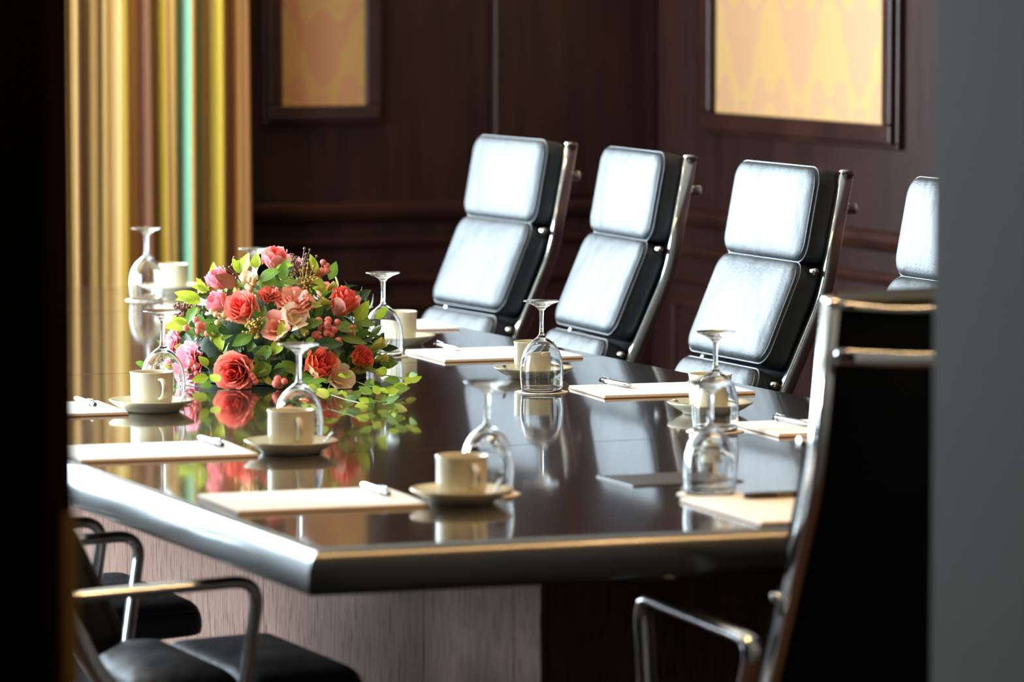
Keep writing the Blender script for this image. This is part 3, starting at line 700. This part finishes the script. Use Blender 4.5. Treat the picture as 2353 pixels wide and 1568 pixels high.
# near end place: glass, pad, black pen with gold imprint
dup(co0, (3.057, 6.612, ZC), 1, 'paper coaster under the nearest glass beside the black pen')
dup(g0, (3.057, 6.612, ZC+.0017), 0, 'upturned wine glass nearest the near high-backed chair')
mk_pad((3.085, 6.372, ZC), R(87), .335, .24, 'notepad at the near table end under a black pen')
tp = root('black_pen', (3.125, 6.478, ZC+.0063), R(-5), 'black pen with gold lettering on the near end notepad', 'pen')
bm = B(); b2 = B(); lathe(b2, [(0, -.07), (.004, -.068), (.0055, -.05), (.0055, .06), (.005, .068), (0, .07)], 16); b2.transform(Matrix.Translation((0, 0, .0055)) @ Matrix.Rotation(pi/2, 4, 'Y')); bm.free(); link('barrel', b2, M['penblack'], tp)
bm = B()
for k in range(5):
    for rw in (0, 1):
        q = B(); bmesh.ops.create_circle(q, cap_ends=False, segments=10, radius=.0011); q.free()
        a = -.35+.5*rw; cyv = -.0056*cos(a); czv = .0055+.0056*sin(a)
        pts = [(-.012+k*.0052+.0014*cos(t*2*pi/10), cyv, czv+.0013*sin(t*2*pi/10)) for t in range(10)]
        sweep(bm, pts, .00028, n=5, closed=True)
link('gold_imprint', bm, M['gold'], tp)

# ------------------------------------------------------------------ flowers
FX, FY = 3.095, 8.79
FR = Vector((.936, -.352, 0)); FT = Vector((-.352, -.936, 0)); UP = Vector((0, 0, 1))   # right of view, toward viewer
fl = root('flower_arrangement', (FX, FY, ZC), 0, 'low dome of coral and pink roses with green leaves on the table', 'flowers')
K = 9.2/10500
def dome(px, py, lift=1.0):
    """a spot on the dome seen at that place; returns position and outward normal (local)"""
    u = (px-658)*K; v = (866-py)*K
    wv = .12
    for _ in range(4):
        z = v+wv*.09; q = 1-(u/.25)**2-(z/.262)**2; wv = .23*sqrt(q) if q > 0 else 0
    z = max(z, .02)
    p = FR*u+FT*wv*lift+UP*z
    nrm = (FR*(u/.0625)+FT*(wv/.053)+UP*(z/.068)); nrm.normalize()
    return p, nrm
def frame(nrm, twist=0):
    a = UP if abs(nrm.z) < .95 else FR
    x = a.cross(nrm).normalized(); y = nrm.cross(x)
    m_ = Matrix((x, y, nrm)).transposed().to_4x4(); return m_ @ Matrix.Rotation(twist, 4, 'Z')
NO_RECALC.update({'rose', 'lisianthus', 'carnation', 'leaf', 'foliage', 'bud', 'ivy_leaf', 'outer_petal'})
def petal(bm, uvl, ang, r0, wid, hgt, flare, curl, z0=0, nu=8, nv=7, ruff=0, rnd=None, mat=0):
    """petal of a cup: spans 'wid' radians at radius r0, rises hgt, flare outward, curl of the lip"""
    g_ = []; ph = rnd.uniform(0, 6) if rnd else 0
    for j in range(nv+1):
        v = j/nv; row = []
        for i in range(nu+1):
            u = i/nu*2-1
            shape = (1-abs(u)**2.6*v**2.0*.55)
            wv = wid*(.45+.55*sin(min(1, v*1.25)*pi/2))
            rad = r0*(.35+.65*sin(min(1, v*1.6)*pi/2))+flare*v*v+curl*max(0, v-.72)**1.5*6*(1+.5*abs(u))
            h = z0+hgt*(v*shape) - curl*max(0, v-.8)*1.2
            a = ang+u*wv/2
            if ruff: rad += ruff*v*sin(u*9+ph)*.6; h += ruff*v*sin(u*12+ph*2)
            row.append(bm.verts.new((rad*cos(a), rad*sin(a), h)))
        g_.append(row)
    for j in range(nv):
        for i in range(nu):
            f = bm.faces.new((g_[j][i], g_[j][i+1], g_[j+1][i+1], g_[j+1][i])); f.material_index = mat
            for l, (a, b_) in zip(f.loops, ((i, j), (i+1, j), (i+1, j+1), (i, j+1))): l[uvl].uv = (a/nu, b_/nv)
def rose(rad, seed, open_=.5, outer=True):
    rnd = random.Random(seed); bm = B(); uvl = bm.loops.layers.uv.new('uv'); a = rnd.uniform(0, 6)
    rings = [(.09, 2, 1.02, 3.6, 0), (.17, 3, 1.02, 2.9, .01), (.27, 3, 1.0, 2.5, .02), (.38, 4, .97, 2.1, .04), (.50, 5, .92, 1.75, .08)]
    if open_ > .3: rings += [(.62, 5, .84, 1.55, .14+.1*open_)]
    if open_ > .6: rings += [(.70, 5, .72, 1.45, .26)]
    for k, (r0, n, h, wd, cu) in enumerate(rings):
        for i in range(n):
            a += 2*pi/n
            petal(bm, uvl, a+rnd.uniform(-.15, .15), rad*r0*rnd.uniform(.95, 1.05), wd, rad*1.55*h*rnd.uniform(.95, 1.04), rad*.22*open_*k/4, rad*.16*cu*3, -.55*rad, ruff=rad*.012*k, rnd=rnd, mat=1 if (outer and k == len(rings)-1 and i % 2 == 0) else (2 if k < 3 else 0))
        a += .7
    return bm
def carnation(rad, seed, flat=1.0):
    rnd = random.Random(seed); bm = B(); uvl = bm.loops.layers.uv.new('uv')
    for k, (r0, n, h) in enumerate(((.08, 4, 1.0), (.18, 6, .98), (.3, 8, .9), (.42, 9, .78), (.52, 9, .6))):
        for i in range(n):
            petal(bm, uvl, i*2*pi/n+rnd.uniform(-.3, .3)+k, rad*r0, 1.3, rad*h*1.1*rnd.uniform(.9, 1.1), rad*(.30+.09*k)*flat, rad*.05, -.5*rad, ruff=rad*.07, rnd=rnd)
    return bm
def lisianthus(rad, seed):
    rnd = random.Random(seed); bm = B(); uvl = bm.loops.layers.uv.new('uv')
    for k, (r0, n, h, wd) in enumerate(((.25, 3, .9, 2.2), (.45, 5, 1.0, 1.7))):
        for i in range(n): petal(bm, uvl, i*2*pi/n+rnd.uniform(-.2, .2)+k*.6, rad*r0, wd, rad*1.25*h, rad*.35*(k+.3), rad*.10, -.6*rad, ruff=rad*.04, rnd=rnd)
    return bm
def tilt(nrm, tx, ty):
    """lean a normal: tx to view right, ty up"""
    return (nrm+FR*tx+UP*ty).normalized()
def flower(kind, px, py, rpx, mats, tx=0, ty=0, seed=0, open_=.5, lift=1.0, sc_=(1, 1, 1)):
    p, n = dome(px, py, lift); n = tilt(n, tx, ty); rad = rpx*K
    if kind == 'rose': bm = rose(rad, seed, open_, len(mats) > 1)
    elif kind == 'carnation': bm = carnation(rad, seed)
    else: bm = lisianthus(rad, seed)
    bm.transform(Matrix.Translation(p-n*rad*.05) @ frame(n, seed) @ Matrix.Diagonal((*sc_, 1)))
    if kind == 'rose': mats = list(mats)+['heart_pink' if mats[0] == 'pink' else 'heart_red']
    o = link(kind, bm, [M[m_] for m_ in mats], fl)
    return o
def lab(o, s): o['label'] = s
lab(flower('rose', 650, 597, 36, ['coral', 'pink'], -.1, .8, 1, .45, 1.0, (1, 1, 1.1)), 'pink rose at the very top of the arrangement')
lab(flower('rose', 521, 642, 33, ['pink', 'pink'], -.2, .5, 2, .4), 'pink rose at the upper left')
lab(flower('rose', 522, 694, 31, ['pink', 'pink'], -.5, .3, 3, .5), 'pink rose beside the coral one')
lab(flower('rose', 578, 708, 40, ['coral', 'rosecream'], -.15, .1, 4, .7, 1.05), 'coral rose facing the camera at centre left')
lab(flower('rose', 803, 700, 42, ['red', 'salmon'], .2, .9, 5, .5, 1.0, (1, 1, 1.1)), 'red-orange rose at the right')
lab(flower('rose', 563, 850, 45, ['coral', 'rosecream'], 0, -.1, 6, .8, 1.05), 'large coral rose with cream outer petals at the lower left')
lab(flower('rose', 753, 840, 47, ['red', 'rosecream'], .15, .6, 7, .5, 1.08), 'large red-orange rose at the lower right')
lab(flower('rose', 845, 822, 30, ['red', 'coral'], .3, .2, 8, .7, 1.05), 'small orange rose beside the yellow-green buds')
flower('carnation', 697, 686, 38, ['salmon'], 0, .75, 11, sc_=(1.15, 1, .8)); flower('carnation', 640, 672, 24, ['coral'], 0, .5, 12)
flower('carnation', 456, 832, 44, ['pink'], -.3, -.1, 13, sc_=(.9, 1, 1)); flower('carnation', 412, 788, 32, ['pink'], -.4, .1, 14)
flower('lisianthus', 655, 748, 36, ['salmon'], -.3, -.1, 15); flower('lisianthus', 694, 728, 34, ['cream'], .5, .3, 16, lift=1.08)
flower('lisianthus', 797, 880, 34, ['cream'], .1, .1, 17, lift=1.15); flower('lisianthus', 590, 636, 22, ['cream'], 0, .3, 18, lift=1.05)
# filler roses on the far side of the dome
for k, (az, el, m_) in enumerate(((150, 35, 'coral'), (190, 30, 'pink'), (215, 20, 'red'), (160, 15, 'salmon'), (175, 60, 'pink'))):
    n = FT*cos(R(az))*cos(R(el))+FR*sin(R(az))*cos(R(el))+UP*sin(R(el)); bm = rose(.036, 30+k, .6, False)
    p = Vector((n.x*.22, n.y*.22, n.z*.22+.02)); bm.transform(Matrix.Translation(p) @ frame(n)); link('rose', bm, [M[m_], M[m_], M['heart_red']], fl)
def leafmesh(bm, uvl, mtx, L, W, bend=.2, fold=.25, seed=0, mat=0, nv=8):
    g_ = []
    for j in range(nv+1):
        v = j/nv; wd = W*(sin(pi*v**.85)**.8 if 0 < v < 1 else 0)*.5*(1-.25*v)
        row = []
        for i in range(-2, 3):
            s = i/2; row.append(bm.verts.new(mtx @ Vector((wd*s, L*v*(1-.1*bend), fold*abs(s)*wd - bend*L*v*v*.5))))
        g_.append(row)
    for j in range(nv):
        for i in range(4):
            f = bm.faces.new((g_[j][i], g_[j][i+1], g_[j+1][i+1], g_[j+1][i])); f.material_index = mat
            for l, (a, b_) in zip(f.loops, ((i, j), (i+1, j), (i+1, j+1), (i, j+1))): l[uvl].uv = (a/4, b_/nv)
def leaf_at(p, dirv, nrm, L, W, m_, bend=.2, name='leaf', seed=0):
    y = dirv.normalized(); z = (nrm-y*nrm.dot(y)).normalized(); x = y.cross(z)
    mt = Matrix.Translation(p) @ Matrix((x, y, z)).transposed().to_4x4()
    bm = B(); uvl = bm.loops.layers.uv.new('uv'); leafmesh(bm, uvl, mt, L, W, bend); return link(name, bm, M[m_], fl)
# leaves one can make out: base px, direction on screen (right, up), toward-viewer, length, width, material
LV = [(480, 690, -1, .45, .1, 62, 34, 'leaf_lime'), (478, 678, -.75, .0, .3, 55, 30, 'leaf_lime'), (500, 662, -1, .3, .2, 42, 20, 'leaf_lime'), (512, 640, -.15, 1, .1, 42, 24, 'leaf_lime'), (492, 668, -.6, .9, .1, 40, 18, 'leaf_lime'),
 (575, 622, .25, 1, .2, 46, 30, 'leaf_lime'), (570, 622, -.5, 1, .2, 36, 20, 'leaf_lime'), (605, 612, .1, 1, .1, 34, 26, 'leaf_lime'), (598, 605, -1, .3, .3, 42, 24, 'leaf_lime'), (560, 655, -.8, .55, .5, 52, 40, 'leaf_brown'), (555, 660, .3, -.8, .5, 44, 30, 'leaf_brown'),
 (615, 640, .9, .55, .5, 54, 34, 'leaf_mid'), (620, 645, 1, -.05, .5, 52, 26, 'leaf_mid'), (668, 640, .1, 1, .4, 44, 26, 'leaf_mid'), (700, 645, -1, .1, .5, 42, 18, 'leaf_mid'), (650, 615, .8, .3, .6, 44, 22, 'leaf_lime'),
 (745, 625, -.25, 1, .1, 46, 22, 'leaf_lime'), (735, 630, .8, -.8, .4, 50, 26, 'leaf_lime'), (755, 625, 1, .3, .2, 26, 16, 'leaf_mid'), (650, 650, .2, -.4, .6, 40, 20, 'leaf_mid'),
 (455, 745, -1, .05, .4, 56, 32, 'leaf_lime'), (450, 740, -.8, .35, .2, 36, 20, 'leaf_lime'), (470, 700, -.5, -.7, .5, 46, 30, 'leaf_mid'), (445, 760, .1, -1, .5, 60, 34, 'leaf_dark'), (520, 760, .2, -.8, .6, 40, 28, 'leaf_lime'),
 (835, 735, .6, .9, .2, 54, 32, 'leaf_lime'), (835, 735, .9, -.1, .4, 44, 28, 'leaf_mid'), (790, 745, 1, -.15, .5, 50, 30, 'leaf_mid'), (720, 700, .9, .1, .5, 38, 18, 'leaf_lime'), (780, 690, -1, .0, .4, 36, 16, 'bud'),
 (600, 765, -1, -.5, .5, 50, 32, 'leaf_mid'), (612, 760, .5, .9, .4, 40, 20, 'leaf_mid'), (665, 780, -.5, -.8, .6, 36, 30, 'leaf_lime'), (680, 775, .6, -.7, .6, 38, 30, 'leaf_mid'), (668, 775, .0, .9, .6, 40, 24, 'leaf_lime'), (715, 745, .8, .2, .6, 46, 28, 'leaf_mid'),
 (640, 790, -.5, -.8, .5, 44, 30, 'leaf_mid'), (575, 770, -.4, -.9, .5, 70, 40, 'leaf_dark'), (560, 780, .4, -.9, .5, 60, 40, 'leaf_dark'), (600, 800, 1, -.3, .5, 60, 34, 'leaf_dark'), (615, 800, .4, -1, .5, 50, 38, 'leaf_mid'), (640, 830, -.6, -.6, .5, 42, 36, 'leaf_mid'), (660, 830, .3, -.8, .5, 40, 34, 'leaf_mid'),
 (600, 845, .9, .2, .5, 44, 26, 'leaf_lime'), (590, 870, .8, .6, .5, 46, 24, 'leaf_lime'), (625, 850, .8, -.6, .5, 50, 34, 'leaf_lime'), (600, 855, .9, -.4, .6, 44, 20, 'leaf_mid'), (520, 770, -.5, .6, .5, 40, 26, 'leaf_mid'), (500, 885, -1, -.15, .3, 38, 24, 'leaf_lime'), (505, 880, 1, -.1, .3, 40, 18, 'leaf_mid'), (500, 835, -.8, .7, .4, 30, 20, 'leaf_lime'),
 (470, 800, .6, -.7, .5, 50, 26, 'leaf_dark'), (440, 790, -.3, -.9, .5, 44, 30, 'leaf_mid'), (420, 820, -.7, .4, .2, 30, 16, 'leaf_lime'), (700, 850, -.6, .5, .5, 40, 28, 'leaf_mid'), (700, 800, .9, -.1, .6, 70, 36, 'leaf_dark'), (740, 790, 1, .1, .6, 64, 34, 'leaf_dark'), (800, 770, 1, -.2, .5, 60, 24, 'leaf_mid'), (820, 790, .9, .35, .4, 60, 12, 'leaf_dark'),
 (800, 845, .2, 1, .5, 40, 22, 'leaf_dark'), (830, 850, .9, .3, .5, 42, 24, 'leaf_mid'), (700, 890, -.9, -.4, .4, 44, 26, 'leaf_dark'), (690, 900, .9, .1, .4, 50, 24, 'leaf_mid'), (560, 890, .9, -.1, .4, 40, 18, 'leaf_dark'), (640, 880, .6, .5, .5, 40, 24, 'leaf_dark')]
for (px, py, dx, dy, dt, L, W, m_) in LV:
    p, n = dome(px, py, 1.03); d = FR*dx+UP*dy+FT*dt*.5
    leaf_at(p, d, (n+FT*.5+UP*.3), L*K*1.1, W*K*1.1, m_ if m_ != 'bud' else 'bud', .25)
# inner mass of leaves and moss
rnd = random.Random(9); bm = B(); uvl = bm.loops.layers.uv.new('uv')
for k in range(520):
    az = rnd.uniform(0, 2*pi); el = math.asin(rnd.uniform(.0, 1)); n = FT*cos(az)*cos(el)+FR*sin(az)*cos(el)+UP*sin(el)
    s = rnd.uniform(.72, .98); p = Vector((n.x*.235*s, n.y*.235*s, max(.018, n.z*.235*s)))
    d = Vector((rnd.uniform(-1, 1), rnd.uniform(-1, 1), rnd.uniform(-.6, 1)))+n*.7; d.normalize()
    if p.z < .06: d.z = abs(d.z)
    z = (n-d*n.dot(d)).normalized(); x = d.cross(z); mt = Matrix.Translation(p) @ Matrix((x, d, z)).transposed().to_4x4()
    leafmesh(bm, uvl, mt, rnd.uniform(.025, .05), rnd.uniform(.016, .03), rnd.uniform(0, .4), mat=rnd.choice((0, 0, 0, 0, 1, 1, 1, 2)), nv=5)
o = link('foliage', bm, [M['leaf_dark'], M['leaf_mid'], M['leaf_lime']], fl); o['kind'] = 'stuff'
bm = B(); sphere(bm, (0, 0, .0), .17, 24, (1.05, 1.0, 1.05)); bmesh.ops.bisect_plane(bm, geom=bm.verts[:]+bm.edges[:]+bm.faces[:], plane_co=(0, 0, .001), plane_no=(0, 0, -1), clear_outer=True); link('moss_base', bm, M['foam'], fl)
# berries
def berries(px, py, n, rpx, spread, m_, seed, name='berry_cluster', lift=1.08):
    rn = random.Random(seed); p, nr = dome(px, py, lift); bm = B()
    for k in range(n):
        q = p+FR*rn.gauss(0, spread*K*.6)+UP*rn.gauss(0, spread*K*.6)+FT*rn.uniform(-.008, .010)
        rr_ = rpx*K*rn.uniform(.8, 1.1); sphere(bm, q, rr_, 12)
        sweep(bm, [q-nr*rr_*.8, (p-nr*.03)], .0007, n=5)
    o = link(name, bm, M[m_], fl); return o
berries(758, 618, 6, 9, 15, 'berry', 1); berries(487, 746, 10, 9, 18, 'berry', 2); berries(772, 750, 18, 9.5, 24, 'berry', 3); berries(464, 838, 8, 8, 14, 'berry', 4)
berries(664, 880, 4, 10, 12, 'berry', 5); berries(590, 645, 7, 8, 13, 'berry_pale', 6, lift=1.15); berries(570, 892, 5, 6, 9, 'berry_gold', 7); berries(525, 725, 7, 7, 12, 'berry_pale', 19); berries(600, 866, 5, 8, 10, 'berry', 20); berries(824, 760, 8, 6, 12, 'berry', 21)
berries(712, 605, 60, 3.2, 26, 'berry_brown', 8, 'seed_spray'); berries(722, 640, 60, 3.0, 26, 'berry_gold', 9, 'seed_spray'); berries(605, 745, 70, 3.2, 17, 'berry_gold', 10, 'seed_spray'); berries(437, 705, 60, 3.2, 20, 'berry_brown', 11, 'seed_spray'); berries(560, 610, 30, 3, 18, 'berry_brown', 12, 'seed_spray'); berries(550, 830, 30, 3, 12, 'berry_brown', 13, 'seed_spray', 1.0)
# yellow-green buds
def bud(px, py, rpx, tx, ty, seed, lift=1.05, off=(0, 0)):
    p, n = dome(px, py, lift); n = tilt(n*.3, tx, ty); bm = B(); uvl = bm.loops.layers.uv.new('uv'); rn = random.Random(seed)
    for k in range(5): petal(bm, uvl, k*2*pi/5*1.1+seed, rpx*K*.42, 2.2, rpx*K*1.9, rpx*K*.12, rpx*K*.03, -.9*rpx*K, rnd=rn)
    bm.transform(Matrix.Translation(p) @ frame(n)); link('bud', bm, M['bud'], fl)
bud(884, 792, 22, .7, .5, 1, 1.0); bud(893, 822, 18, 1, .25, 2, 1.0); bud(768, 690, 15, -1, .2, 3); bud(780, 655, 14, .8, .6, 4); bud(477, 650, 18, .3, -.8, 5); bud(508, 768, 14, .3, .5, 6); bud(715, 755, 15, .5, -.6, 7); bud(560, 668, 12, .4, .8, 8); bud(735, 805, 15, .5, -1, 9); bud(430, 790, 12, -.4, -.6, 10)
# trailing ivy on the table, toward the viewer at the right
def tp_(px, py, h=.0):
    """local point on the table seen there"""
    Yp = 9.2
    cp, sp_ = cos(PITCH), sin(PITCH); fw = Vector((sin(YAW)*cp, cos(YAW)*cp, -sp_)); rt = Vector((cos(YAW), -sin(YAW), 0)); up = rt.cross(fw)
    d = fw*10500+rt*(px-1176.5)-up*(py-784); t_ = (ZT+h-1.6)/d.z; q = d*t_
    return Vector((q.x-FX, q.y-FY, h))
IV = [[(760, 880), (750, 905), (790, 918), (840, 930), (890, 925)], [(800, 870), (850, 890), (905, 895), (930, 880)], [(700, 880), (725, 900), (760, 908)], [(830, 850), (880, 862), (925, 870)], [(850, 905), (880, 905), (915, 905)], [(500, 880), (480, 885)], [(350, 838), (345, 842)]]
rn = random.Random(3)
for pts in IV:
    if len(pts) > 2:
        bm = B(); P3 = [tp_(x, y, .010+.008*rn.random()) for x, y in pts]; sweep(bm, smooth_path(P3, .03, 5), .0011, n=6); link('ivy_stem', bm, M['stem'], fl)
    for x, y in pts:
        for k in range(3 if len(pts) > 2 else 1):
            p = tp_(x+rn.uniform(-16, 16), y+rn.uniform(-5, 3), rn.uniform(.008, .045) if y < 915 else rn.uniform(.006, .016)); a = rn.uniform(0, 6.28)
            d = FR*cos(a)+FT*sin(a)*.6+UP*rn.uniform(-.05, .5); leaf_at(p, d, UP*.6+FT*.9, rn.uniform(.020, .034), rn.uniform(.015, .024), rn.choice(('leaf_lime', 'leaf_mid', 'leaf_mid', 'bud', 'leaf_lime')), .15, 'ivy_leaf')
